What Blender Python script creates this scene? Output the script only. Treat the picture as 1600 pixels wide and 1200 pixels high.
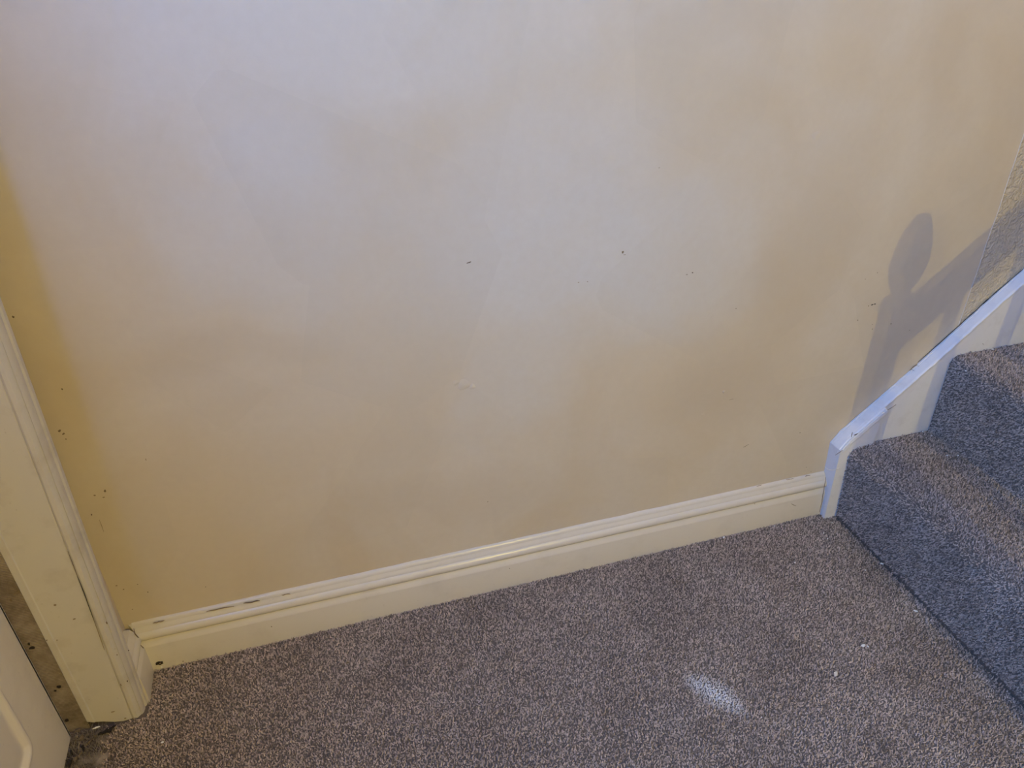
import bpy, bmesh, math, random
import numpy as np
from mathutils import Vector, Matrix, noise

for o in list(bpy.data.objects): bpy.data.objects.remove(o)
scene = bpy.context.scene
COL = scene.collection

# ------------------------------------------------------------------ camera
CAM = Vector((0.438, -1.1648, 1.28))
R_ = Vector((0.9576, -0.2879, -0.0105)); U_ = Vector((0.1609, 0.5044, 0.8483)); F_ = Vector((0.2389, 0.8141, -0.5294))
cd = bpy.data.cameras.new('camera'); cam = bpy.data.objects.new('camera', cd); COL.objects.link(cam)
cam.matrix_world = Matrix(((R_.x, U_.x, -F_.x, CAM.x), (R_.y, U_.y, -F_.y, CAM.y), (R_.z, U_.z, -F_.z, CAM.z), (0, 0, 0, 1)))
cd.sensor_width = 36.0; cd.lens = 1170 / 1600 * 36; cd.clip_start = 0.02
scene.camera = cam

# ------------------------------------------------------------------ world, lights, exposure
w = bpy.data.worlds.new('world'); scene.world = w; w.use_nodes = True
w.node_tree.nodes['Background'].inputs[0].default_value = (0.72, 0.66, 1.0, 1)
w.node_tree.nodes['Background'].inputs[1].default_value = 0.74
LAMP = Vector((1.42, -3.0, 2.14))                      # two-bulb ceiling fitting in the hall behind the camera
LAMP_COL = (1.0, 0.79, 0.10); LAMP_W = 88.0; BULB_GAP = 0.10
WY0, WY1, WZ0, WZ1 = -1.80, -1.02, 1.00, 2.05          # hall window opening in the left wall, outside the frame
wl = bpy.data.lights.new('window_daylight', 'AREA'); wl.shape = 'RECTANGLE'; wl.size = WY1 - WY0 - .08; wl.size_y = WZ1 - WZ0 - .09
wl.color = (0.05, 0.34, 1.0); wl.energy = 38.0
wo = bpy.data.objects.new('window_daylight', wl); COL.objects.link(wo)
wo.location = (-.055, (WY0 + WY1) / 2, (WZ0 + WZ1) / 2); wo.rotation_euler = (math.radians(90), 0, math.radians(-90))
gl2 = bpy.data.lights.new('added_door_daylight', 'AREA'); gl2.shape = 'RECTANGLE'; gl2.size = 0.30; gl2.size_y = 0.66  # unseen second daylight source, added to deepen the blue on the upper wall
gl2.color = (0.05, 0.25, 1.0); gl2.energy = 10.2
go2 = bpy.data.objects.new('added_door_daylight', gl2); COL.objects.link(go2)
go2.location = (-0.1145, -0.66, 1.50); go2.rotation_euler = (math.radians(90), 0, math.radians(-90))
vs = scene.view_settings
vs.view_transform = 'Standard'; vs.look = 'None'; vs.gamma = 1.0; vs.use_curve_mapping = False; vs.exposure = 0.0

# ------------------------------------------------------------------ materials
def mat(name, rough=0.6, spec=0.3):
    m = bpy.data.materials.new(name); m.use_nodes = True
    nt = m.node_tree; b = nt.nodes['Principled BSDF']
    b.inputs['Roughness'].default_value = rough; b.inputs['Specular IOR Level'].default_value = spec
    return m, nt, b
def N(nt, t, **kw):
    n = nt.nodes.new(t)
    for k, v in kw.items():
        if k.startswith('_'): setattr(n, k[1:], v)
        else: n.inputs[k.replace('_', ' ')].default_value = v
    return n
def ramp(nt, fac, stops):
    r = nt.nodes.new('ShaderNodeValToRGB'); e = r.color_ramp.elements
    while len(e) < len(stops): e.new(0.5)
    for el, (p, c) in zip(e, stops): el.position = p; el.color = (*c, 1) if len(c) == 3 else c
    nt.links.new(fac, r.inputs[0]); return r.outputs[0]
def mix(nt, fac, a, b, mode='MIX'):
    n = nt.nodes.new('ShaderNodeMix'); n.data_type = 'RGBA'; n.blend_type = mode
    for s, v in ((0, fac), (6, a), (7, b)):
        if hasattr(v, 'is_linked') or isinstance(v, bpy.types.NodeSocket): nt.links.new(v, n.inputs[s])
        else: n.inputs[s].default_value = v if s == 0 else (*v, 1)
    return n.outputs[2]
def coords(nt):
    g = nt.nodes.new('ShaderNodeNewGeometry'); return g.outputs['Position']
def tex(nt, pos, scale, detail=3, rough=0.5, dist=0.0, stretch=None):
    v = pos
    if stretch:
        mp = nt.nodes.new('ShaderNodeMapping'); mp.inputs['Scale'].default_value = stretch
        nt.links.new(pos, mp.inputs[0]); v = mp.outputs[0]
    n = N(nt, 'ShaderNodeTexNoise', Scale=scale, Detail=detail, Roughness=rough, Distortion=dist)
    nt.links.new(v, n.inputs['Vector']); return n.outputs['Fac']
def bump(nt, b, h, strength, dist):
    n = N(nt, 'ShaderNodeBump', Strength=strength, Distance=dist)
    nt.links.new(h, n.inputs['Height'])
    prev = b.inputs['Normal']
    if prev.is_linked: nt.links.new(prev.links[0].from_socket, n.inputs['Normal'])
    nt.links.new(n.outputs[0], b.inputs['Normal'])

TAN = (0.53, 0.425, 0.28); PALE_DAYLIGHT = (0.625, 0.605, 0.545)  # pale touch-ups also carry cool daylight in their colour; tan is discoloured paint
STAINS_AND_DAYLIGHT = [(0.86, 0.78, .34, .26, .75, PALE_DAYLIGHT), (1.12, 0.72, .26, .18, .55, PALE_DAYLIGHT), (.40, .88, .22, .18, .40, PALE_DAYLIGHT), (.80, .50, .16, .10, .35, PALE_DAYLIGHT), (1.40, .74, .14, .26, .55, TAN), (1.28, .42, .26, .10, .45, TAN),
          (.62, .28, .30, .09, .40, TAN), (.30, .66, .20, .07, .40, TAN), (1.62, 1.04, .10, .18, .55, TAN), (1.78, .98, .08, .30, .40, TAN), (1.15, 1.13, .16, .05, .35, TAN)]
def make_wall_paint(name, rough_tex=False):
    m, nt, b = mat(name, 0.55, 0.25); p = coords(nt)
    base = (0.62, 0.515, 0.355); light = (0.64, 0.55, 0.41); tan = (0.585, 0.47, 0.305)
    c = mix(nt, ramp(nt, tex(nt, p, 2.3, 3, .5, .6), [(.40, (0, 0, 0)), (.62, (1, 1, 1))]), base, light)
    c = mix(nt, ramp(nt, tex(nt, p, 3.7, 4, .55, .9, (1, 1, .8)), [(.50, (0, 0, 0)), (.70, (.55, .55, .55))]), c, tan)
    nz = N(nt, 'ShaderNodeTexNoise', Scale=5.0, Detail=3.0); nt.links.new(p, nz.inputs['Vector'])
    wp = nt.nodes.new('ShaderNodeVectorMath'); wp.operation = 'MULTIPLY_ADD'; nt.links.new(nz.outputs['Color'], wp.inputs[0]); wp.inputs[1].default_value = (.22, 0, .22); nt.links.new(p, wp.inputs[2])
    for cx, cz, rx, rz, amt, tint in STAINS_AND_DAYLIGHT:
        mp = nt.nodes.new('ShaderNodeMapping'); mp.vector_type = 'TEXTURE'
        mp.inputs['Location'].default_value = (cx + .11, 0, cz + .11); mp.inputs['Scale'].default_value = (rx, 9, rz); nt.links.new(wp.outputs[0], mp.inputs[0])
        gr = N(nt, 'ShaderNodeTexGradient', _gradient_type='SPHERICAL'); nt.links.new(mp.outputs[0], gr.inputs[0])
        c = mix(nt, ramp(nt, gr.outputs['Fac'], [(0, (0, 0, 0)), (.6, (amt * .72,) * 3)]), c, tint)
    # hard-edged touch-up strokes of slightly different paint
    vo = N(nt, 'ShaderNodeTexVoronoi', Scale=4.2); nt.links.new(p, vo.inputs['Vector'])
    c = mix(nt, ramp(nt, vo.outputs['Color'], [(.45, (0, 0, 0)), (.75, (.14, .14, .14))]), c, (0.50, 0.43, 0.32))
    c = mix(nt, ramp(nt, tex(nt, p, 60, 3), [(.3, (0, 0, 0)), (.8, (.16, .16, .16))]), c, (0.50, 0.40, 0.27))
    nt.links.new(c, b.inputs['Base Color'])
    if rough_tex:
        bump(nt, b, tex(nt, p, 85, 2.5, .5, 1.6), 0.9, .0085)
    else:
        bump(nt, b, tex(nt, p, 5, 2), .25, .004)
        bump(nt, b, tex(nt, p, 170, 3, .6, 0, (1, 1, 3)), .10, .0012)
    return m
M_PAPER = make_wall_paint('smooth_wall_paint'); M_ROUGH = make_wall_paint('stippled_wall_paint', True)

def make_white(name, col, dirt, dscale=18, amount=.35, rough=0.38, spec=.4):
    m, nt, b = mat(name, rough, spec); p = coords(nt)
    c = mix(nt, ramp(nt, tex(nt, p, dscale, 5, .6), [(.52, (0, 0, 0)), (.78, (amount,) * 3)]), col, dirt)
    c = mix(nt, ramp(nt, tex(nt, p, 140, 3, .6), [(.66, (0, 0, 0)), (.76, (amount,) * 3)]), c, dirt)
    nt.links.new(c, b.inputs['Base Color'])
    bump(nt, b, tex(nt, p, 45, 3), .12, .002)
    return m
M_GLOSS = make_white('cream_gloss_paint', (0.68, 0.615, 0.50), (0.42, 0.35, 0.24), 14, .22, .22, .5)
M_FRAME = make_white('off_white_door_frame_paint', (0.60, 0.55, 0.465), (0.33, 0.26, 0.17), 16, .40, .42)
M_STRING = make_white('white_string_paint', (0.80, 0.78, 0.75), (0.50, 0.45, 0.40), 26, .30, .40)
M_DOOR = make_white('warm_white_door_paint', (0.76, 0.68, 0.54), (0.45, 0.37, 0.26), 12, .25, .42)
M_CEIL = make_white('white_ceiling_paint', (0.80, 0.78, 0.74), (0.7, 0.66, 0.6), 4, .2, .8, .1)

def make_dirty(name, col, dirt, lines):
    m, nt, b = mat(name, .85, .1); p = coords(nt)
    c = mix(nt, ramp(nt, tex(nt, p, 30, 5, .65), [(.38, (0, 0, 0)), (.66, (1, 1, 1))]), col, dirt)
    if lines:
        wv = N(nt, 'ShaderNodeTexWave', _bands_direction='Z', Scale=90.0, Distortion=.6); nt.links.new(p, wv.inputs['Vector'])
        c = mix(nt, ramp(nt, wv.outputs['Fac'], [(.2, (.5,) * 3), (.8, (0, 0, 0))]), c, (0.16, 0.12, 0.085))
        bump(nt, b, wv.outputs['Fac'], .5, .001)
    nt.links.new(c, b.inputs['Base Color']); return m
M_STRIP = make_dirty('dirty_ribbed_strip', (0.40, 0.33, 0.245), (0.20, 0.155, 0.105), True)
M_FLUFF = make_dirty('grey_brown_fluff', (0.37, 0.305, 0.24), (0.19, 0.15, 0.11), False)

def flat(name, col, rough=.8, spec=.2):
    m, nt, b = mat(name, rough, spec); p = coords(nt)
    c = mix(nt, ramp(nt, tex(nt, p, 220, 2), [(.35, (0, 0, 0)), (.7, (1, 1, 1))]), tuple(x * .82 for x in col), col)
    nt.links.new(c, b.inputs['Base Color']); return m
M_DARK = flat('dark_grime', (0.035, 0.028, 0.022)); M_BROWN = flat('brown_scuff', (0.22, 0.16, 0.10)); M_TANMARK = flat('tan_scuff', (0.34, 0.25, 0.15))
M_CHIP = flat('white_paint_chip', (0.95, 0.92, 0.86)); M_CHIPT = flat('beige_paint_chip', (0.86, 0.76, 0.62)); M_GREYBIT = flat('grey_grit', (0.12, 0.11, 0.10))
M_FILL = flat('pale_filler', (0.66, 0.58, 0.46)); M_EDGE = flat('torn_paper_edge', (0.78, 0.74, 0.68))
M_WOOD = make_white('painted_newel', (0.70, 0.68, 0.62), (0.5, 0.44, 0.35), 10, .2)
M_METAL = flat('brass', (0.55, 0.42, 0.2), .35, .6)

DUST = Vector((0, 0, 0))
def make_carpet(name, base_only=False):
    m, nt, b = mat(name, .95, .05); p = coords(nt)
    g = nt.nodes.new('ShaderNodeNewGeometry')
    big = ramp(nt, tex(nt, p, 7, 4, .6, .3), [(.30, (0.400, 0.305, 0.238)), (.70, (0.520, 0.410, 0.328))])
    if base_only:
        c = mix(nt, .72, big, (0.05, 0.04, 0.034))
    else:
        rnd = ramp(nt, g.outputs['Random Per Island'], [(0, (.40,) * 3), (.5, (.95,) * 3), (1, (1.5,) * 3)])
        c = mix(nt, 1.0, big, rnd, 'MULTIPLY')
        # plaster dust trodden into the pile: an elongated pale smear with a soft tail
        def blob(cx, cy, rx, ry, ang, amt):
            mp = nt.nodes.new('ShaderNodeMapping'); mp.vector_type = 'TEXTURE'
            mp.inputs['Location'].default_value = (cx, cy, 0); mp.inputs['Rotation'].default_value = (0, 0, ang); mp.inputs['Scale'].default_value = (rx, ry, 1)
            nt.links.new(p, mp.inputs[0])
            gr = N(nt, 'ShaderNodeTexGradient', _gradient_type='SPHERICAL'); nt.links.new(mp.outputs[0], gr.inputs[0])
            return ramp(nt, gr.outputs['Fac'], [(0, (0, 0, 0)), (.75, (amt,) * 3)])
        spk = ramp(nt, tex(nt, p, 260, 3, .7), [(.36, (.25,) * 3), (.6, (1, 1, 1))])
        for args in DUSTS:
            c = mix(nt, mix(nt, 1.0, blob(*args), spk, 'MULTIPLY'), c, (0.98, 0.94, 0.90))
    nt.links.new(c, b.inputs['Base Color']); return m

# ------------------------------------------------------------------ mesh helpers
def obj(name, verts, faces, m, parent=None, smooth=False):
    me = bpy.data.meshes.new(name); me.from_pydata([tuple(v) for v in verts], [], faces); me.validate(); me.update()
    if smooth: me.polygons.foreach_set('use_smooth', [True] * len(me.polygons))
    o = bpy.data.objects.new(name, me); COL.objects.link(o); me.materials.append(m)
    if parent: o.parent = parent
    return o
def bmobj(name, bm, m, parent=None, smooth=False):
    bmesh.ops.recalc_face_normals(bm, faces=bm.faces)
    me = bpy.data.meshes.new(name); bm.to_mesh(me); bm.free()
    if smooth: me.polygons.foreach_set('use_smooth', [True] * len(me.polygons))
    o = bpy.data.objects.new(name, me); COL.objects.link(o); me.materials.append(m)
    if parent: o.parent = parent
    return o
def tag(o, label, cat=None, kind=None, group=None):
    o['label'] = label
    if cat: o['category'] = cat
    if kind: o['kind'] = kind
    if group: o['group'] = group
    return o
def empty(name, loc=(0, 0, 0)):
    o = bpy.data.objects.new(name, None); o.empty_display_size = .05; COL.objects.link(o); o.location = loc; return o
def box(bm, a, b, bev=0):
    r = bmesh.ops.create_cube(bm, size=1); vs_ = r['verts']
    for v in vs_: v.co = Vector([a[i] + (v.co[i] + .5) * (b[i] - a[i]) for i in range(3)])
    if bev:
        es = list({e for v in vs_ for e in v.link_edges}); bmesh.ops.bevel(bm, geom=es, offset=bev, segments=2, affect='EDGES')
def boxobj(name, a, b, m, parent=None, bev=0):
    bm = bmesh.new(); box(bm, a, b, bev); return bmobj(name, bm, m, parent)
def extrude_profile(name, prof, axis, a, b, m, parent=None, n=1, smooth=False, wob=None, mitre=None):
    """closed profile of (u, v) pairs swept along x or y (axis) from a to b."""
    V = []; Fc = []; k = len(prof)
    for i in range(n + 1):
        t = a + (b - a) * i / n
        for j, (u, z) in enumerate(prof):
            du, dz = wob(t, j) if wob else (0, 0)
            tt = t + (mitre(u, i, n) if mitre else 0)
            V.append((tt, u + du, z + dz) if axis == 'x' else (u + du, tt, z + dz))
    for i in range(n):
        for j in range(k):
            A = i * k + j; B = i * k + (j + 1) % k; Fc.append((A, B, B + k, A + k))
    Fc.append(tuple(range(k))[::-1]); Fc.append(tuple(range(n * k, n * k + k)))
    bm = bmesh.new(); vv = [bm.verts.new(v) for v in V]
    for f in Fc: bm.faces.new([vv[i] for i in f])
    o = bmobj(name, bm, m, parent)
    if smooth:
        o.data.polygons.foreach_set('use_smooth', [True] * len(o.data.polygons))
        md = o.modifiers.new('e', 'EDGE_SPLIT'); md.split_angle = math.radians(38)
    return o
def plate(name, pts, nrm, th, m, parent=None):
    """thin polygon plate: 3D outline pts, pushed th along nrm"""
    nrm = Vector(nrm).normalized(); k = len(pts); P = [Vector(q) for q in pts]
    V = P + [q + nrm * th for q in P]
    Fc = [tuple(range(k))[::-1], tuple(range(k, 2 * k))] + [(i, (i + 1) % k, (i + 1) % k + k, i + k) for i in range(k)]
    bm = bmesh.new(); vv = [bm.verts.new(v) for v in V]
    for f in Fc: bm.faces.new([vv[i] for i in f])
    return bmobj(name, bm, m, parent)
def ray(px, py):
    return F_ + R_ * ((px - 800) / 1170) - U_ * ((py - 600) / 1170)
def on(px, py, ax, val):
    d = ray(px, py); t = (val - CAM[ax]) / d[ax]; return CAM + d * t

DUSTS = []
for (px, py, rx, ry, amt) in [(1115, 1080, .070, .034, 1.0), (1086, 1066, .022, .014, .55), (1148, 1104, .04, .016, .5), (1050, 1130, .06, .05, .12)]:
    q = on(px, py, 2, 0); DUSTS.append((q.x, q.y, rx, ry, -0.95, amt))
M_PILE = make_carpet('grey_brown_carpet_pile'); M_BACK = make_carpet('carpet_backing', True)

rng = np.random.default_rng(7); random.seed(7)
def pile(name, P, Nn, parent, h=.0050, wd=.0016, m=None):
    """carpet pile: one small leaning three-sided tuft per point, all in one mesh"""
    n = len(P)
    lean = rng.normal(0, .55, (n, 3)); up = Nn + lean * .75; up /= np.linalg.norm(up, axis=1)[:, None]
    t1 = np.cross(Nn, np.array([.31, .77, .55])); t1 /= np.linalg.norm(t1, axis=1)[:, None]; t2 = np.cross(Nn, t1)
    a0 = rng.uniform(0, 6.283, n); wv = wd * rng.uniform(.7, 1.3, n); hv = h * rng.uniform(.65, 1.25, n)
    V = np.empty((n, 6, 3))
    for k in range(3):
        a = a0 + k * 2.0944; d = np.cos(a)[:, None] * t1 + np.sin(a)[:, None] * t2
        V[:, k] = P + d * wv[:, None]
        V[:, 3 + k] = P + up * hv[:, None] + d * (wv * .55)[:, None]
    base = (np.arange(n) * 6)[:, None]
    tri = np.array([[0, 1, 4], [0, 4, 3], [1, 2, 5], [1, 5, 4], [2, 0, 3], [2, 3, 5], [3, 4, 5]])
    Fc = (base[:, :, None] + tri[None]).reshape(-1)
    me = bpy.data.meshes.new(name); nf = n * 7
    me.vertices.add(n * 6); me.vertices.foreach_set('co', V.reshape(-1))
    me.loops.add(nf * 3); me.loops.foreach_set('vertex_index', Fc.astype(np.int32))
    me.polygons.add(nf); me.polygons.foreach_set('loop_start', np.arange(nf, dtype=np.int32) * 3)
    me.update(); me.validate()
    o = bpy.data.objects.new(name, me); COL.objects.link(o); me.materials.append(m or M_PILE); o.parent = parent; o['kind'] = 'stuff'
    return o
def jgrid(x0, x1, y0, y1, s):
    xs = np.arange(x0, x1, s); ys = np.arange(y0, y1, s); X, Y = np.meshgrid(xs, ys)
    P = np.stack([X.ravel(), Y.ravel()], 1); return P + rng.uniform(-.5, .5, P.shape) * s

# ------------------------------------------------------------------ setting
XL = -0.012                                        # face of the left wall
YF = -3.7; XR = 4.2; ZC = 2.42
floor = boxobj('floor', (-0.9, YF, -.12), (XR, .0, -.0045), M_BACK); tag(floor, 'hall floor covered in grey-brown twist pile carpet', 'floor', 'structure')
P2 = jgrid(-.07, 1.6065, -1.0, -.0195, .0033)
edge = -.062 + .012 * np.sin(P2[:, 1] * 60) + rng.normal(0, .003, len(P2))
keep = ((P2[:, 0] > edge) & (P2[:, 1] < -.125)) | ((P2[:, 0] > .012) & (P2[:, 1] >= -.125))
P2 = P2[keep]
pile('carpet_pile', np.column_stack([P2, np.full(len(P2), -.0045)]), np.tile([0., 0, 1], (len(P2), 1)), floor)
P2 = jgrid(-.062, 1.64, -2.0, -1.0, .011); pile('carpet_pile', np.column_stack([P2, np.full(len(P2), -.0045)]), np.tile([0., 0, 1], (len(P2), 1)), floor, wd=.0055)

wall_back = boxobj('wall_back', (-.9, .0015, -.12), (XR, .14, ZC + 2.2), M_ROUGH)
tag(wall_back, 'long cream painted wall behind the skirting board', 'wall', 'structure')
# smooth lining paper over the stippled plaster, torn edge at the right
xs_e = [(z, 1.8435 + .0022 * noise.noise(Vector((z * 14, 3, 1))) + (.0 if z < 1.15 else 0)) for z in np.linspace(0, ZC, 90)]
lp = [(XL - .02, 0, -.1), *[(x, 0, z) for z, x in xs_e], (XL - .02, 0, ZC)]
lp = [(x, .0015, z) for x, y, z in lp]
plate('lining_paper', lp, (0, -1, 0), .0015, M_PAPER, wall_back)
lip = [(x - .0012, 0.0002, z) for z, x in xs_e] + [(x + .0006, .0002, z) for z, x in reversed(xs_e)]
plate('paper_edge', lip, (0, -1, 0), .0007, M_EDGE, wall_back)

# left wall in pieces round the door and the window
wl_ = empty('wall_left'); tag(wl_, 'cream side wall holding the white door', 'wall', 'structure')
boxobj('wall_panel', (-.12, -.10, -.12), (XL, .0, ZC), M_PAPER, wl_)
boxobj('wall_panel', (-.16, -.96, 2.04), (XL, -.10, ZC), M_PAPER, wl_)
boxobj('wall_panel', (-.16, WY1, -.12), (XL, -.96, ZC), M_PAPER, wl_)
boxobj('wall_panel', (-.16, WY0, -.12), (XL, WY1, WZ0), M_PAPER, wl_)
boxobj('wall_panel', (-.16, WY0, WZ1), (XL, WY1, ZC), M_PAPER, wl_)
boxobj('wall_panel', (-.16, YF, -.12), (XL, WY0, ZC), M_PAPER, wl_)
win = empty('window_1', (-.1, (WY0 + WY1) / 2, WZ0)); tag(win, 'white framed hall window in the side wall', 'window', 'structure')
def wpart(n, a, b, m):
    o = boxobj(n, a, b, m, win, .003); o.location = -Vector(win.location); return o
wpart('window_frame', (-.13, WY0, WZ0), (-.06, WY0 + .035, WZ1), M_FRAME); wpart('window_frame', (-.13, WY1 - .035, WZ0), (-.06, WY1, WZ1), M_FRAME)
wpart('window_frame', (-.13, WY0 + .035, WZ1 - .04), (-.06, WY1 - .035, WZ1), M_FRAME); wpart('window_frame', (-.13, WY0 + .035, WZ0), (-.06, WY1 - .035, WZ0 + .04), M_FRAME)
wpart('window_sill', (-.06, WY0 - .03, WZ0 - .022), (.02, WY1 + .03, WZ0 + .003), M_FRAME)
mg, ntg, bg = mat('window_glass', .05, .5); bg.inputs['Base Color'].default_value = (.9, .95, 1, 1); bg.inputs['Transmission Weight'].default_value = 1
wpart('pane', (-.104, WY0 + .035, WZ0 + .04), (-.098, WY1 - .035, WZ1 - .04), mg)
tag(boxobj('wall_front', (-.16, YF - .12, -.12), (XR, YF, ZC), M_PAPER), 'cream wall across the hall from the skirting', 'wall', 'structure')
tag(boxobj('ceiling', (-.16, YF - .12, ZC), (1.9, .0, ZC + .12), M_CEIL), 'white hall ceiling ending at the stair opening', 'ceiling', 'structure')

# ------------------------------------------------------------------ skirting
PR = [(0, 0), (-.0190, 0), (-.0190, .0640), (-.0183, .0665), (-.0150, .0735), (-.0128, .0765), (-.0118, .0790), (-.0128, .0808),
      (-.0165, .0835), (-.0185, .0875), (-.0188, .0915), (-.0175, .0965), (-.0145, .1005), (-.0122, .1020), (-.0118, .1035), (-.0105, .1065), (-.0075, .1115), (-.0045, .1170), (0, .1185)]
def wobx(t, j): return (0.0006 * noise.noise(Vector((t * 5, j * .2, 0))), .0009 * noise.noise(Vector((t * 3, 7, 0))))
sk = extrude_profile('baseboard_back', [(u, z - .006 if z == 0 else z) for u, z in PR], 'x', -.005, 1.578, M_GLOSS, None, 60, True, wobx, mitre=lambda u, i, n: (-u * .9 if i == 0 else 0))
tag(sk, 'cream gloss skirting board with a rounded moulding along its top', 'skirting board', 'structure')
# mitred stub of skirting on the left wall
PL = [(XL + .026 - (.019 + u) * 1.05, z - .006 if z == 0 else z) for u, z in PR]
PL = [(x if j not in (0, len(PL) - 1) else XL - .004, z) for j, (x, z) in enumerate(PL)]
skl = extrude_profile('baseboard_left', PL, 'y', -.012, -.092, M_GLOSS, None, 8, True)
tag(skl, 'short mitred stub of skirting tucked beside the door frame', 'skirting board', 'structure')
# crack along the mitre
def strip(name, pix, ax, val, wpx, m, parent, nrm, th=.0006, lift=.0):
    pts = [on(x, y, ax, val) for x, y in pix]; nrm = Vector(nrm); L = []; Rr = []
    for i, q in enumerate(pts):
        d = (pts[min(i + 1, len(pts) - 1)] - pts[max(i - 1, 0)]).normalized(); s = d.cross(nrm).normalized()
        ww = wpx * .0006 * (1.0 if 0 < i < len(pts) - 1 else .35)
        L.append(q + s * ww + nrm * lift); Rr.append(q - s * ww + nrm * lift)
    return plate(name, L + Rr[::-1], nrm, th, m, parent)
def blot(name, px, py, ax, val, rx, ry, m, parent, nrm, ang=0, k=9, th=.0006, seed=0):
    c = on(px, py, ax, val); nrm = Vector(nrm); rr = random.Random(seed * 31 + px)
    a = Vector((1, 0, 0)) if abs(nrm.x) < .5 else Vector((0, -1, 0)); b = nrm.cross(a).normalized()
    pts = []
    for i in range(k):
        t = 2 * math.pi * i / k; q = rr.uniform(.65, 1.25); u = math.cos(t) * rx * q; v = math.sin(t) * ry * q
        pts.append(c + a * (u * math.cos(ang) - v * math.sin(ang)) + b * (u * math.sin(ang) + v * math.cos(ang)))
    return plate(name, pts, nrm, th, m, parent)
strip('crack', [(209, 982), (211, 990), (217, 997), (220, 1002)], 1, -.0185, 1.3, M_BROWN, sk, (0, -1, 0), .0012)
strip('crack', [(219, 1007), (224, 1012), (229, 1026), (238, 1052)], 1, -.0195, 1.0, M_BROWN, sk, (0, -1, 0), .0012)
blot('nail_hole', 249, 1036, 1, -.0194, .0072, .0052, M_DARK, sk, (0, -1, 0), k=12, th=.0008)
blot('hole_rim', 250, 1036, 1, -.0194, .0026, .0014, M_TANMARK, sk, (0, -1, 0), k=8, th=.0013)
for i, (x, y, rx, ry) in enumerate([(286, 1033, .0013, .0012), (1179, 787, .0011, .0011), (262, 1044, .001, .0008), (796, 888, .0012, .0009), (424, 979, .0013, .001)]):
    blot('speck', x, y, 1, -.0194, rx, ry, M_BROWN, sk, (0, -1, 0), seed=i)
strip('scratch', [(1236, 787), (1240, 789), (1244, 790)], 1, -.0194, 1.2, M_BROWN, sk, (0, -1, 0))
# grubby chips in the caulk line on top of the skirting
def chip_line(px0, py0, px1, py1, wpx, m):
    n = 6; pts = [(px0 + (px1 - px0) * i / n, py0 + (py1 - py0) * i / n + random.uniform(-.7, .7)) for i in range(n + 1)]
    strip('caulk_chip', pts, 1, -.0095, wpx, m, sk, (0, -.75, .66), .0009)
chip_line(239, 974, 257, 970, 1.9, M_TANMARK); chip_line(322, 956, 366, 947, 1.5, M_TANMARK); chip_line(380, 943, 406, 938, 2.0, M_BROWN)
chip_line(440, 930, 454, 928, 1.5, M_TANMARK); chip_line(1228, 750, 1240, 748, 1.0, M_TANMARK); chip_line(1182, 760, 1190, 758, 1.0, M_TANMARK); chip_line(1258, 744, 1266, 742, 1.3, M_BROWN)
# caulk bead between wall and skirting
cb = [(0, .1150), (-.0075, .1125), (-.0062, .1180), (-.0028, .1212), (0, .1222)]
extrude_profile('caulk_bead', cb, 'x', .002, 1.572, M_GLOSS, sk, 70, True, lambda t, j: (.0008 * noise.noise(Vector((t * 22, 1, j * .3))), .0016 * noise.noise(Vector((t * 17, 5, 0)))))

# ------------------------------------------------------------------ marks on the wall
def wm(px, py, rx, ry, m, ang=0, seed=0, name='scuff_mark'): blot(name, px, py, 1, 0, rx, ry, m, wall_back, (0, -1, 0), ang, seed=seed, th=.0004)
for i, a in enumerate([(733, 410, .0042, .0013, M_BROWN, .25), (973, 394, .0022, .0022, M_BROWN), (976, 398, .003, .0008, M_TANMARK), (1082, 426, .0016, .0014, M_BROWN), (1073, 429, .0020, .0007, M_BROWN),
     (1363, 476, .0034, .0012, M_DARK, .2), (1367, 475, .0015, .0019, M_DARK), (1357, 478, .0012, .001, M_BROWN), (1340, 500, .0013, .0011, M_BROWN), (1363, 514, .0015, .0008, M_BROWN), (1371, 426, .0008, .0008, M_BROWN), (1352, 436, .0013, .0006, M_TANMARK),
     (97, 608, .0014, .0018, M_BROWN), (93, 673, .0025, .0020, M_BROWN, .8), (99, 678, .0028, .0016, M_BROWN, .6), (164, 767, .0022, .0028, M_BROWN), (148, 774, .0016, .002, M_TANMARK), (162, 777, .0016, .0012, M_TANMARK), (143, 804, .0012, .0022, M_BROWN), (228, 718, .0008, .0024, M_TANMARK), (21, 495, .0018, .002, M_BROWN),
     (182, 915, .0016, .0014, M_TANMARK), (193, 921, .0014, .0012, M_TANMARK), (231, 925, .0010, .0014, M_BROWN), (215, 913, .0008, .001, M_BROWN), (321, 917, .0009, .001, M_BROWN), (207, 952, .0009, .001, M_TANMARK), (762, 784, .0013, .0008, M_BROWN),
     (1150, 482, .0011, .0009, M_BROWN), (1030, 262, .0016, .0006, M_TANMARK), (1260, 730, .0009, .0009, M_BROWN), (1267, 737, .001, .001, M_TANMARK), (1250, 676, .0012, .001, M_BROWN), (1421, 516, .001, .0009, M_BROWN), (1392, 506, .0014, .0012, M_BROWN), (1363, 507, .0008, .0008, M_BROWN),
     (1446, 555, .001, .001, M_BROWN), (904, 441, .0022, .0006, M_TANMARK), (918, 440, .0014, .0008, M_TANMARK), (103, 686, .001, .001, M_BROWN)]):
    wm(*a[:5], ang=a[5] if len(a) > 5 else 0, seed=i)
strip('scratch', [(1161, 699), (1165, 697), (1170, 694)], 1, 0, .8, M_BROWN, wall_back, (0, -1, 0), .0004)
strip('scratch', [(155, 812), (159, 822), (162, 831)], 1, 0, .8, M_TANMARK, wall_back, (0, -1, 0), .0004)
strip('scratch', [(1139, 625), (1143, 624), (1146, 623)], 1, 0, .6, M_TANMARK, wall_back, (0, -1, 0), .0004)
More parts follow.
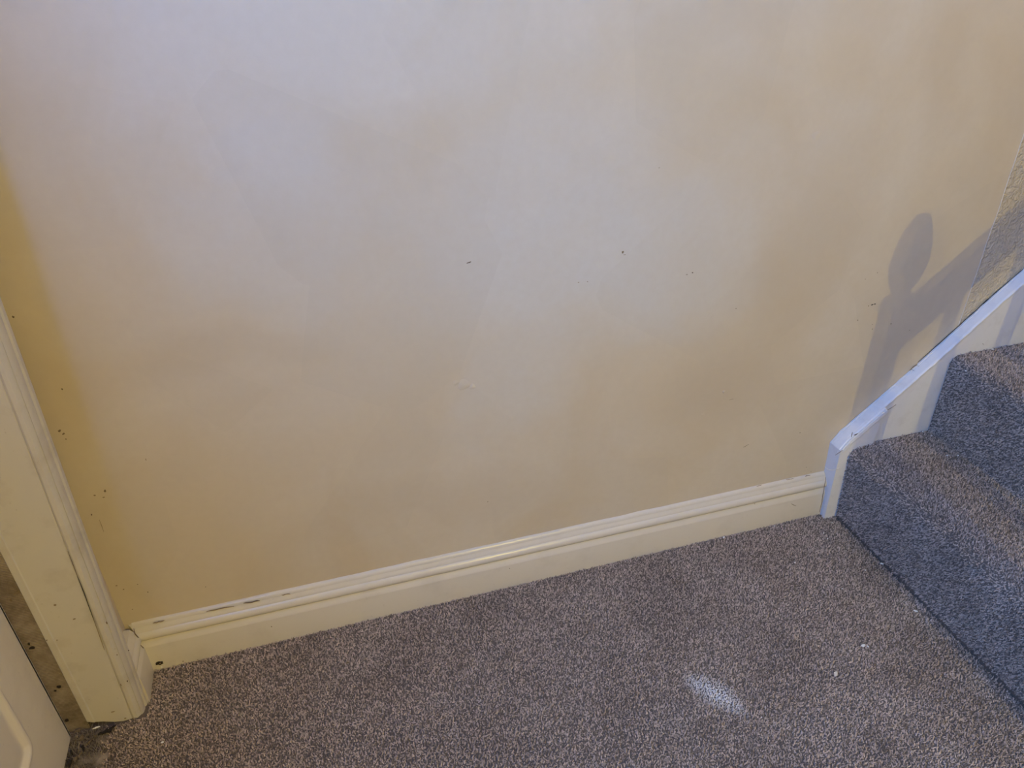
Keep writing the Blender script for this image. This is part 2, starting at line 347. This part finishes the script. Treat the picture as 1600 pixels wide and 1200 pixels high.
def dimple(px, py, r, hgt):
    c = on(px, py, 1, 0); V = [c + Vector((0, -hgt, 0))]; Fc = []
    for ring, (q, hh) in enumerate([(.5, .8), (.8, .35), (1, 0)]):
        for i in range(14):
            t = i / 14 * 6.283; s = r * q * (1 + .15 * math.sin(3 * t + px)); V.append(c + Vector((math.cos(t) * s, -hgt * hh - .0001, math.sin(t) * s)))
    Fc = [(0, 1 + (i + 1) % 14, 1 + i) for i in range(14)] + [(1 + r_ * 14 + i, 1 + r_ * 14 + (i + 1) % 14, 15 + r_ * 14 + (i + 1) % 14, 15 + r_ * 14 + i) for r_ in range(2) for i in range(14)]
    obj('filler_spot', V, Fc, M_PAPER, wall_back, True)
for a in [(725, 601, .012, .0014), (712, 598, .006, .0008), (738, 604, .006, .001), (1131, 612, .004, .0016), (1275, 212, .009, .0010), (1098, 648, .005, .0007)]: dimple(*a)

# ------------------------------------------------------------------ door frame and door at the left
def L_(z): return .035 * min(z, 1.0)
YJ = -.12
trim = empty('trim_1', (0, YJ, 0)); tag(trim, 'off-white chipped door frame at the left end of the wall', 'door frame', 'structure')
def column(name, prof, zs, m, parent, zfun=None):
    """closed (x, y, leans) outline carried up through heights zs"""
    k = len(prof); V = []
    for i, z in enumerate(zs):
        for j, (x, y, l) in enumerate(prof): V.append((x + l * L_(z), y, z + (zfun(x, y) if zfun and i == 0 else 0)))
    Fc = [tuple(range(k))[::-1], tuple(range((len(zs) - 1) * k, len(zs) * k))]
    for i in range(len(zs) - 1):
        for j in range(k): A = i * k + j; B = i * k + (j + 1) % k; Fc.append((A, B, B + k, A + k))
    bm = bmesh.new(); vv = [bm.verts.new(v) for v in V]
    for f in Fc: bm.faces.new([vv[i] for i in f])
    o = bmobj(name, bm, m, parent); o.location = -Vector(parent.location) if parent else (0, 0, 0)
    o.data.polygons.foreach_set('use_smooth', [True] * len(o.data.polygons)); md = o.modifiers.new('e', 'EDGE_SPLIT'); md.split_angle = math.radians(30)
    return o
zs = [0, .03, .1, .2, .3, .4, .55, .7, .85, 1.0, 2.04]
# jamb lining: the broad face towards the room
column('jamb_lining', [(-.0880, -.116, 0), (-.0880, YJ + .0008, 0), (-.0868, YJ - .0006, 0), (-.0760, YJ - .0018, 0), (-.0740, YJ - .0005, 0), (-.062, YJ, 0), (-.045, YJ - .001, 0), (-.030, YJ - .001, .5), (-.0165, YJ, 1), (-.0150, YJ + .001, 1), (-.0150, -.075, 1), (-.088, -.075, 0)], zs, M_FRAME, trim,
       lambda x, y: max(0.0, (-.035 - x) * .42) - .004)
# architrave moulding on the wall side
column('architrave', [(-.0143, YJ + .0002, 1), (-.0110, YJ - .0016, 1), (-.0050, YJ - .0010, 1), (.0000, -.1165, 1), (.0012, -.1150, 1), (.0020, -.1165, 1), (.0050, -.1120, 1), (.0065, -.1050, 1), (.0060, -.1000, 1), (.0085, -.0975, 1), (.0096, -.0930, 1), (.0088, -.0885, 1), (.0040, -.0862, 1), (-.0143, -.0862, 0)], zs, M_FRAME, trim, lambda x, y: -.004)
# hairline crack between lining and architrave
ck = [(106, 861), (113, 879), (121, 900), (131, 925), (146, 967), (158, 1000), (163, 1015)]
strip('crack', ck[:3], 1, YJ - .0012, .6, M_BROWN, None, (0, -1, 0), .0012).parent = trim
strip('crack', ck[2:5], 1, YJ - .0012, .8, M_DARK, None, (0, -1, 0), .0012).parent = trim
strip('crack', ck[4:], 1, YJ - .0012, .7, M_TANMARK, None, (0, -1, 0), .0012).parent = trim
for i, (x, y, rx, ry, m) in enumerate([(116, 967, .002, .0013, M_TANMARK), (86, 945, .0025, .002, M_TANMARK), (199, 1064, .0011, .0016, M_BROWN), (201, 1016, .0010, .0012, M_BROWN), (183, 1023, .0009, .0012, M_TANMARK), (73, 1000, .0009, .0009, M_BROWN), (89, 1000, .0007, .0009, M_BROWN), (167, 973, .001, .003, M_TANMARK), (196, 1122, .002, .0015, M_TANMARK), (176, 1112, .003, .001, M_TANMARK), (189, 1070, .001, .003, M_TANMARK)]):
    b_ = blot('speck', x, y, 1, YJ - .0012, rx, ry, m, None, (0, -1, 0), seed=i, th=.0010); b_.parent = trim
for c in trim.children:
    c.location = -Vector(trim.location)
# ribbed draught strip in the rebate
column('draught_strip', [(-.1250, -.1160, 0), (-.0882, -.1175, 0), (-.0882, -.09, 0), (-.1250, -.09, 0)], [-.004, .1, .2, .4, .7, 2.04], M_STRIP, trim)
for i, (x, y, rx, ry) in enumerate([(50, 1012, .0045, .0035), (45, 1006, .002, .003), (92, 1073, .0042, .0034), (86, 1079, .002, .002), (104, 1125, .0028, .0042), (28, 925, .003, .004), (17, 937, .0015, .003)]):
    b_ = blot('dirt_smudge', x, y, 1, -.1178, rx, ry, M_DARK if i < 5 else M_BROWN, None, (0, -1, 0), seed=i, th=.001); b_.parent = trim; b_.location = -Vector(trim.location)

# panelled door, closed, facing into the hall
XD = -.1165; YD0 = -.131; YD1 = -.93
door = empty('door_1', (XD, YD0, .004)); tag(door, 'white panelled door at the left edge with a rounded panel moulding', 'door', 'structure')
def rrect(y0, y1, z0, z1, r, n=6):
    o = []
    for cy, cz, a0 in ((y1 + r, z0 + r, math.pi), (y0 - r, z0 + r, 1.5 * math.pi), (y0 - r, z1 - r, 0), (y1 + r, z1 - r, .5 * math.pi)):
        for i in range(n + 1):
            a = a0 + i / n * math.pi / 2; o.append((cy + math.cos(a) * r, cz + math.sin(a) * r))
    return o
def door_panel(y0, y1, z0, z1):
    loops = [(0, .0, .022), (.002, .0016, .021), (.006, .0020, .019), (.010, .0000, .016), (.014, -.0050, .013), (.019, -.0060, .011), (.026, -.0052, .009), (.045, -.0010, .006), (.050, -.0006, .005)]
    V = []; n = None
    for ins, dx, r in loops:
        L = rrect(y0 - ins, y1 + ins, z0 + ins, z1 - ins, r); n = len(L); V += [(XD + dx, y, z) for y, z in L]
    Fc = [(i * n + j, i * n + (j + 1) % n, (i + 1) * n + (j + 1) % n, (i + 1) * n + j) for i in range(len(loops) - 1) for j in range(n)]
    Fc.append(tuple(range((len(loops) - 1) * n, len(loops) * n)))
    bm = bmesh.new(); vv = [bm.verts.new(v) for v in V]
    for f in Fc: bm.faces.new([vv[i] for i in f])
    o = bmobj('panel', bm, M_DOOR, door, True); o.location = -Vector(door.location)
    return rrect(y0, y1, z0, z1, .022)
PAN = [(-.236, -.505, .128, .88), (-.565, -.83, .128, .88), (-.236, -.40, 1.04, 1.88)]
holes = [door_panel(*q) for q in PAN]
GL = (-.49, -.83, 1.14, 1.86)                     # unseen frosted light in the upper half, added for its blue daylight
holes.append(rrect(GL[0], GL[1], GL[2], GL[3], .004))
def dpart(n, a, b, m=M_DOOR, bev=.002):
    o = boxobj(n, a, b, m, door, bev); o.location = -Vector(door.location); return o
# slab face with holes for the panels, triangulated
bm = bmesh.new()
def loop(pts, x): 
    vv = [bm.verts.new((x, y, z)) for y, z in pts]; return [bm.edges.new((vv[i], vv[(i + 1) % len(vv)])) for i in range(len(vv))]
es = loop([(YD0, .004), (YD0, 2.0), (YD1, 2.0), (YD1, .004)], XD)
for h_ in holes: es += loop(h_, XD)
bmesh.ops.triangle_fill(bm, edges=es, use_beauty=True, use_dissolve=False)
fo = bmobj('slab_face', bm, M_DOOR, door); fo.location = -Vector(door.location)
for a_, b_ in (((YD1, .004), (YD0, GL[2])), ((YD1, GL[3]), (YD0, 2.0)), ((YD1, GL[2]), (GL[1], GL[3])), ((GL[0], GL[2]), (YD0, GL[3]))):
    dpart('slab', (XD - .038, a_[0], a_[1]), (XD - .0075, b_[0], b_[1]))
mg2, ntg2, bg2 = mat('frosted_glass', .35, .5); bg2.inputs['Base Color'].default_value = (.9, .95, 1, 1); bg2.inputs['Transmission Weight'].default_value = .9
dpart('pane', (XD - .024, GL[1], GL[2]), (XD - .018, GL[0], GL[3]), mg2, 0)
dpart('slab_edge', (XD - .03, YD0 - .006, .004), (XD, YD0 + .0004, 2.0), bev=.0015)
hd = dpart('handle', (XD, YD1 + .055, 1.0), (XD + .03, YD1 + .07, 1.015), M_METAL); dpart('handle_lever', (XD + .028, YD1 + .055, 1.0), (XD + .04, YD1 + .17, 1.018), M_METAL)

# threshold: bare dusty gap between carpet edge and door
th = []
bmt = bmesh.new(); gx = np.linspace(-.135, -.045, 22); gy = np.linspace(-.60, -.112, 60); grid = []
for y in gy:
    grid.append([bmt.verts.new((x, y, -.006 + .010 * max(0, noise.noise(Vector((x * 40, y * 40, 1)))) + .004 * noise.noise(Vector((x * 150, y * 150, 4))))) for x in gx])
for i in range(len(gy) - 1):
    for j in range(len(gx) - 1): bmt.faces.new((grid[i][j], grid[i][j + 1], grid[i + 1][j + 1], grid[i + 1][j]))
thr = bmobj('threshold_underlay', bmt, M_FLUFF, floor, True)
P2 = jgrid(-.115, -.055, -.34, -.124, .0034)
pile('frayed_edge', np.column_stack([P2, np.full(len(P2), -.004)]), np.tile([0., 0, 1], (len(P2), 1)), floor, h=.013, wd=.0006, m=M_FLUFF)

# ------------------------------------------------------------------ staircase
ST = empty('staircase', (1.62, -.42, 0)); tag(ST, 'carpeted staircase rising to the right beside the wall', 'staircase')
off = -Vector(ST.location)
YS0 = -.029; YS1 = -.86; RISE = .2085; GO = .2225; X1 = 1.599; NST = 6
for i in range(NST):
    xn = X1 + i * GO; z0 = i * RISE; z1 = z0 + RISE; xb = xn + GO + .02; rr = .020; tuck = .012 if i == 0 else .004
    prof = [(xn + tuck, z0 - .004)]
    for s in np.linspace(.05, .95, 7): prof.append((xn + tuck * (1 - s) ** .8, z0 + (RISE - rr) * s))
    for a in np.linspace(math.pi, math.pi / 2, 7): prof.append((xn + rr + math.cos(a) * rr, z1 - rr + math.sin(a) * rr))
    prof.append((xb, z1 + .0)); prof.append((xb, z0 - .004))
    V = [(x, y, z) for y in (YS0, YS1) for x, z in prof]; k = len(prof)
    Fc = [(j, (j + 1) % k, (j + 1) % k + k, j + k) for j in range(k)] + [tuple(range(k))[::-1], tuple(range(k, 2 * k))]
    bm = bmesh.new(); vv = [bm.verts.new(v) for v in V]
    for f in Fc: bm.faces.new([vv[q] for q in f])
    so = bmobj('step', bm, M_BACK, ST); so.location = off
    if i < 3:   # pile over riser, nosing and tread
        s = .0033; L = [Vector((x, 0, z)) for x, z in prof[:-1]]; seg = [(L[j + 1] - L[j]).length for j in range(len(L) - 1)]
        tot = sum(seg); nu = int(tot / s); nv = int((.70) / s)
        cum = np.concatenate([[0], np.cumsum(seg)])
        u = (np.repeat(np.arange(nu), nv) + rng.uniform(0, 1, nu * nv)) * s; u = np.clip(u, 0, tot - 1e-5)
        v = YS0 - .003 - (np.tile(np.arange(nv), nu) + rng.uniform(0, 1, nu * nv)) * s
        j = np.searchsorted(cum, u, 'right') - 1; j = np.clip(j, 0, len(seg) - 1)
        A = np.array([(q.x, q.z) for q in L]); d = A[j + 1] - A[j]; f = (u - cum[j]) / np.array(seg)[j]
        pos = A[j] + d * f[:, None]; nrm = np.stack([-d[:, 1], d[:, 0]], 1); nrm /= np.linalg.norm(nrm, axis=1)[:, None]
        ok = (pos[:, 0] < xn + GO + .006) & (pos[:, 1] > z0 + (.006 if i == 0 else 0))
        pile('carpet_pile', np.column_stack([pos[:, 0], v, pos[:, 1]])[ok], np.column_stack([nrm[:, 0], np.zeros(len(nrm)), nrm[:, 1]])[ok], so)

# wall string with its painted cap
top = [(1.5680, .2133), (1.5869, .2400), (1.6272, .2765), (1.6683, .3134), (1.7122, .3520), (1.7667, .4033), (1.8466, .4802), (1.9111, .5436), (1.9727, .5995)]
while top[-1][0] < 3.0: top.append((top[-1][0] + .2, top[-1][1] + .196))
def board(name, line, low, y0, y1, m, bev=.0):
    V = [(x, y, z) for y in (y0, y1) for x, z in line + low]; k = len(line) + len(low)
    Fc = [(j, (j + 1) % k, (j + 1) % k + k, j + k) for j in range(k)] + [tuple(range(k))[::-1], tuple(range(k, 2 * k))]
    bm = bmesh.new(); vv = [bm.verts.new(v) for v in V]
    for f in Fc: bm.faces.new([vv[q] for q in f])
    if bev: bmesh.ops.bevel(bm, geom=[e for e in bm.edges], offset=bev, segments=2, affect='EDGES', clamp_overlap=True)
    o = bmobj(name, bm, m, ST); o.location = off; return o
ws = board('wall_string', [(x, z - .004) for x, z in top], [(3.0, .9), (1.9, -.004), (1.5785, -.004), (1.5740, .11)], .0, -.0290, M_STRING)
# cap along the top edge
def cap(name, line, sect, m, seed):
    V = []; k = len(sect); pts = []
    for a, b in zip(line[:-1], line[1:]):
        n = max(2, int(math.dist(a, b) / .008))
        pts += [(a[0] + (b[0] - a[0]) * i / n, a[1] + (b[1] - a[1]) * i / n) for i in range(n)]
    pts.append(line[-1])
    for i, (x, z) in enumerate(pts):
        p0 = pts[max(i - 1, 0)]; p1 = pts[min(i + 1, len(pts) - 1)]; d = Vector((p1[0] - p0[0], 0, p1[1] - p0[1])).normalized(); n = Vector((-d.z, 0, d.x))
        for j, (y, h_) in enumerate(sect):
            e = noise.noise(Vector((x * 60, z * 60, j + seed))) * .0011; V.append(Vector((x, y + e, z)) + n * (h_ + e * .6))
    m_ = len(pts); Fc = [(i * k + j, i * k + (j + 1) % k, (i + 1) * k + (j + 1) % k, (i + 1) * k + j) for i in range(m_ - 1) for j in range(k)]
    Fc += [tuple(range(k))[::-1], tuple(range((m_ - 1) * k, m_ * k))]
    bm = bmesh.new(); vv = [bm.verts.new(v) for v in V]
    for f in Fc: bm.faces.new([vv[q] for q in f])
    o = bmobj(name, bm, m, ws); return o
cap('cap_bead', top, [(-.0012, -.008), (-.0012, -.0008), (-.0055, .0000), (-.0062, -.0012), (-.0072, -.0012), (-.0080, -.0002), (-.0270, -.0006), (-.0305, -.0018), (-.0312, -.0040), (-.0300, -.0075), (-.0288, -.0085)], M_STRING, 1)
# thicker packing board at the foot of the string, broken off at its right end
pk_top = [(1.5690, .2105), (1.5869, .2365), (1.6272, .2730), (1.6560, .2995), (1.6680, .3085)]
pb = board('foot_board', pk_top, [(1.6675, .2960), (1.6610, .2830), (1.6625, .2600), (1.6580, .2000), (1.658, -.004), (1.5765, -.004), (1.5725, .11)], -.0280, -.0375, M_STRING)
pb.parent = ws; pb.location = (0, 0, 0)
cap('paint_drip', pk_top, [(-.004, -.003), (-.004, .0012), (-.016, .0020), (-.0330, .0014), (-.0385, -.0030), (-.0392, -.0100), (-.0384, -.0150), (-.030, -.0160)], M_STRING, 9)
# gaps and chips on the string
def onto(px, py, y): return on(px, py, 1, y)
def sstrip(name, pix, y, wpx, m, th=.0008):
    o = strip(name, pix, 1, y, wpx, m, None, (0, -1, 0), th); o.parent = ws; return o
sstrip('crack', [(1305, 711), (1311, 707), (1317, 703)], -.0378, .8, M_BROWN)
sstrip('chip', [(1330, 683), (1331, 678), (1332, 675)], -.0396, 1.2, M_DARK); sstrip('chip', [(1334, 680), (1337, 679), (1340, 677)], -.0396, 2.0, M_DARK)
sstrip('gap', [(1434, 566), (1460, 543), (1490, 516), (1520, 489), (1550, 462), (1580, 437), (1598, 421)], -.0012, 1.1, M_DARK, .0006)
sstrip('gap', [(1536, 475), (1541, 470), (1548, 464)], -.0015, 2.6, M_DARK, .0006)
sstrip('chip', [(1421, 579), (1427, 573), (1433, 569)], -.006, 2.0, M_BROWN); sstrip('chip', [(1424, 577), (1428, 579)], -.010, 1.4, M_DARK); sstrip('chip', [(1430, 571), (1437, 572)], -.009, 1.0, M_BROWN)
sstrip('crack', [(1374, 647), (1381, 643), (1391, 638), (1400, 632)], -.0294, .7, M_TANMARK)
sstrip('crack', [(1288, 729), (1295, 734), (1303, 734), (1311, 731)], -.0379, .8, M_CHIP)
sstrip('gap', [(1290, 745), (1289, 755), (1287, 765), (1284, 785), (1280, 800)], -.0196, .9, M_BROWN, .0006)
sstrip('speck', [(1535, 537), (1537, 538)], -.0296, 2.0, M_BROWN)

# outer string, newel, handrail and balusters on the open side
YN = -.83
SL = RISE / GO
board('outer_string', [(1.60, .24)] + [(1.60 + .2 * i, .26 + .2 * i * SL) for i in range(1, 7)], [(2.8, .85), (2.0, -.004), (1.60, -.004)], YS1 - .002, YS1 - .032, M_STRING)
def lathe(name, prof, x, y, m, parent, seg=20):
    V = []; k = len(prof)
    for i in range(seg):
        a = i / seg * 6.28318; V += [(x + math.cos(a) * r, y + math.sin(a) * r, z) for r, z in prof]
    Fc = [(i * k + j, ((i + 1) % seg) * k + j, ((i + 1) % seg) * k + j + 1, i * k + j + 1) for i in range(seg) for j in range(k - 1)]
    bm = bmesh.new(); vv = [bm.verts.new(v) for v in V]
    for f in Fc: bm.faces.new([vv[q] for q in f])
    bmesh.ops.remove_doubles(bm, verts=bm.verts, dist=1e-5)
    o = bmobj(name, bm, m, parent, True); return o
NX = 1.600
nw = boxobj('newel_post', (NX - .030, YN - .030, -.004), (NX + .030, YN + .030, .985), M_WOOD, ST, .004); nw.location = off
lathe('newel_cap', [(.0, .985), (.035, .985), (.035, .993), (.021, 1.000), (.018, 1.010), (.031, 1.032), (.037, 1.052), (.034, 1.082), (.026, 1.110), (.015, 1.130), (0, 1.135)], NX, YN, M_WOOD, nw)
hr = board('handrail', [(1.61, .972), (2.8, .972 + 1.19 * .875)], [(2.8, .900 + 1.19 * .875), (1.61, .900)], YN + .028, YN - .028, M_WOOD)
bx = NX + .115
while bx < 2.75:
    zz = .900 + (bx - 1.61) * .875; zb = .25 + (bx - 1.6) * SL
    bo = boxobj('baluster', (bx - .014, YN - .014, zb - .06), (bx + .014, YN + .014, zz + .02), M_WOOD, ST); bo.location = off; bx += .112

# ------------------------------------------------------------------ hall lamp
lamp = empty('ceiling_lamp', (LAMP.x, LAMP.y, ZC)); tag(lamp, 'two-bulb brass ceiling lamp in the hall', 'lamp')
def lpart(o): o.location = -Vector(lamp.location); return o
lpart(lathe('ceiling_rose', [(0, ZC - .03), (.05, ZC - .025), (.06, ZC - .001), (0, ZC - .001)], LAMP.x, LAMP.y, M_METAL, lamp))
lpart(boxobj('stem', (LAMP.x - .008, LAMP.y - .008, LAMP.z + .08), (LAMP.x + .008, LAMP.y + .008, ZC - .02), M_METAL, lamp))
lpart(boxobj('arm', (LAMP.x - .09, LAMP.y - .008, LAMP.z + .075), (LAMP.x + .09, LAMP.y + .008, LAMP.z + .09), M_METAL, lamp))
mb, ntb, bb = mat('glowing_bulb', .3); bb.inputs['Emission Color'].default_value = (*LAMP_COL, 1); bb.inputs['Emission Strength'].default_value = 3
for s in (-1, 1):
    bxx = LAMP.x + s * BULB_GAP / 2
    lpart(lathe('bulb_holder', [(0, LAMP.z + .078), (.018, LAMP.z + .078), (.018, LAMP.z + .045), (0, LAMP.z + .045)], bxx, LAMP.y, M_METAL, lamp, 12))
    lpart(lathe('bulb', [(0, LAMP.z + .046), (.013, LAMP.z + .045), (.02, LAMP.z + .03), (.025, LAMP.z + .012), (.02, LAMP.z - .002), (0, LAMP.z - .008)], bxx, LAMP.y, mb, lamp, 14))
    pl = bpy.data.lights.new('bulb_light', 'POINT'); pl.energy = LAMP_W / 2 * (.42 if s < 0 else 1.58); pl.color = LAMP_COL; pl.shadow_soft_size = .007
    po = bpy.data.objects.new('bulb_light', pl); COL.objects.link(po); po.location = (bxx, LAMP.y, LAMP.z - .035)

# ------------------------------------------------------------------ flakes and bits lying about
def flake(name, px, py, rx, ry, m, label, group=None, cat='paint flake', ang=0, ax=2, val=.0030, th=.0012, seed=0, rough=.25):
    rr = random.Random(int(px * 7 + py + seed)); c = on(px, py, ax, val); k = 10; P = []
    for i in range(k):
        t = 6.283 * i / k; q = rr.uniform(1 - rough * 1.2, 1 + rough * .9); u, v = math.cos(t) * rx * q * 1.15, math.sin(t) * ry * q * 1.15
        P.append(Vector((u * math.cos(ang) - v * math.sin(ang), u * math.sin(ang) + v * math.cos(ang), rr.uniform(-.0003, .0006))))
    V = P + [p * .9 + Vector((0, 0, th)) for p in P]; Fc = [tuple(range(k))[::-1], tuple(range(k, 2 * k))] + [(i, (i + 1) % k, (i + 1) % k + k, i + k) for i in range(k)]
    bm = bmesh.new(); vv = [bm.verts.new(v) for v in V]
    for f in Fc: bm.faces.new([vv[i] for i in f])
    o = bmobj(name, bm, m); o.location = c; return tag(o, label, cat, None, group)
flake('paint_flake', 1306, 1053, .0062, .0038, M_CHIPT, 'largest beige paint flake lying alone on the carpet', ang=.9)
flake('paint_flake', 1349, 1009, .0044, .0030, M_CHIP, 'oval white paint flake with a tiny sliver beside it on the carpet')
flake('paint_flake', 1356, 1010, .0010, .0026, M_CHIP, 'tiny upright white sliver right beside the oval paint flake')
flake('paint_flake', 1431, 955, .0038, .0022, M_CHIP, 'white paint flake on the carpet midway along the bottom stair', ang=-.7)
flake('paint_flake', 1378, 881, .0030, .0020, M_CHIP, 'white paint flake in the crevice below the bottom riser', ang=-.8)
flake('paint_flake', 1131, 840, .0026, .0022, M_CHIP, 'white paint flake on the carpet just below the skirting')
flake('paint_flake', 1124, 822 + 10, .0022, .0012, M_CHIP, 'white paint crumb caught at the very foot of the skirting')
for (x, y, r) in [(1287, 833, .0012), (1293, 842, .0012), (1352, 891, .0013), (1316, 920, .0009), (1242, 879, .0014), (1210, 822, .0009), (253, 1002 + 41, .0014), (287, 1042, .0009), (254, 1160, .0020), (1074, 982, .0010), (1275, 955, .0007), (1190, 1121, .0008), (1300, 817, .0009)]:
    flake('paint_crumb', x, y, r * 1.25, r, M_CHIP, 'pinhead white paint crumb scattered on the hall carpet', 'white crumbs on the hall carpet', 'paint crumb')
for (x, y, r) in [(995, 940, .0028), (1463, 1026, .0016), (1421, 1040, .0016), (1370, 1026, .0012)]:
    flake('dark_bit', x, y, r * 1.2, r, M_GREYBIT, 'dark speck of grit lying on the hall carpet', 'dark grit on the hall carpet', 'grit')
for (x, y, r) in [(1390, 697 - 2, .0012), (1400, 682, .0013), (1442, 675, .0016), (1456, 681, .0010), (1480, 712, .0014), (1497, 712, .0016)]:
    flake('paint_crumb', x, y, r * 1.3, r, M_CHIP, 'pinhead white paint crumb on the lowest stair tread', 'white crumbs on the lowest tread', 'paint crumb', val=RISE + .006)
flake('dark_bit', 1478, 706, .006, .0014, M_GREYBIT, 'dark fibre lying across the lowest stair tread', cat='fibre', ang=-.5, val=RISE + .006)
flake('paint_crumb', 1551, 546, .0026, .0013, M_CHIP, 'white paint crumb on the second tread near the wall', cat='paint crumb', ang=-.4, val=2 * RISE + .006)
flake('paint_crumb', 1509, 580, .0020, .0016, M_CHIP, 'white paint crumb on the nosing of the second stair', cat='paint crumb', val=2 * RISE - .010)
# debris by the door
for i, (x, y, rx, ry, a, m_) in enumerate([(142, 1127, .0050, .0014, .9, 0), (128, 1153, .0045, .0030, 1.2, 1), (129, 1168, .0022, .0075, .2, 0), (112, 1178, .002, .006, .3, 0), (108, 1194, .003, .007, .0, 0), (174, 1139, .0085, .0040, .6, 0), (160, 1146, .006, .0035, .3, 0), (166, 1143, .004, .003, 1.0, 0), (135, 1124, .003, .0016, .2, 1), (122, 1142, .005, .002, .8, 1), (118, 1186, .004, .002, 1.4, 1), (150, 1150, .003, .0014, .4, 1), (140, 1160, .004, .001, 1.1, 1), (125, 1180, .005, .001, 1.3, 1)]):
    flake('dust_clump', x, y, rx, ry, (M_DARK, M_BROWN)[m_], 'dark clump of dirt in the dusty gap between door and carpet', 'dirt clumps by the door', 'dirt', a, val=.006, th=.0025, seed=i, rough=.55)
flake('glint_sliver', 151, 1137, .0062, .0014, M_CHIP, 'bright white sliver for the glint at the foot of the door frame', cat='plaster', ang=.15, val=.008)  # white sliver standing for a glint among the debris
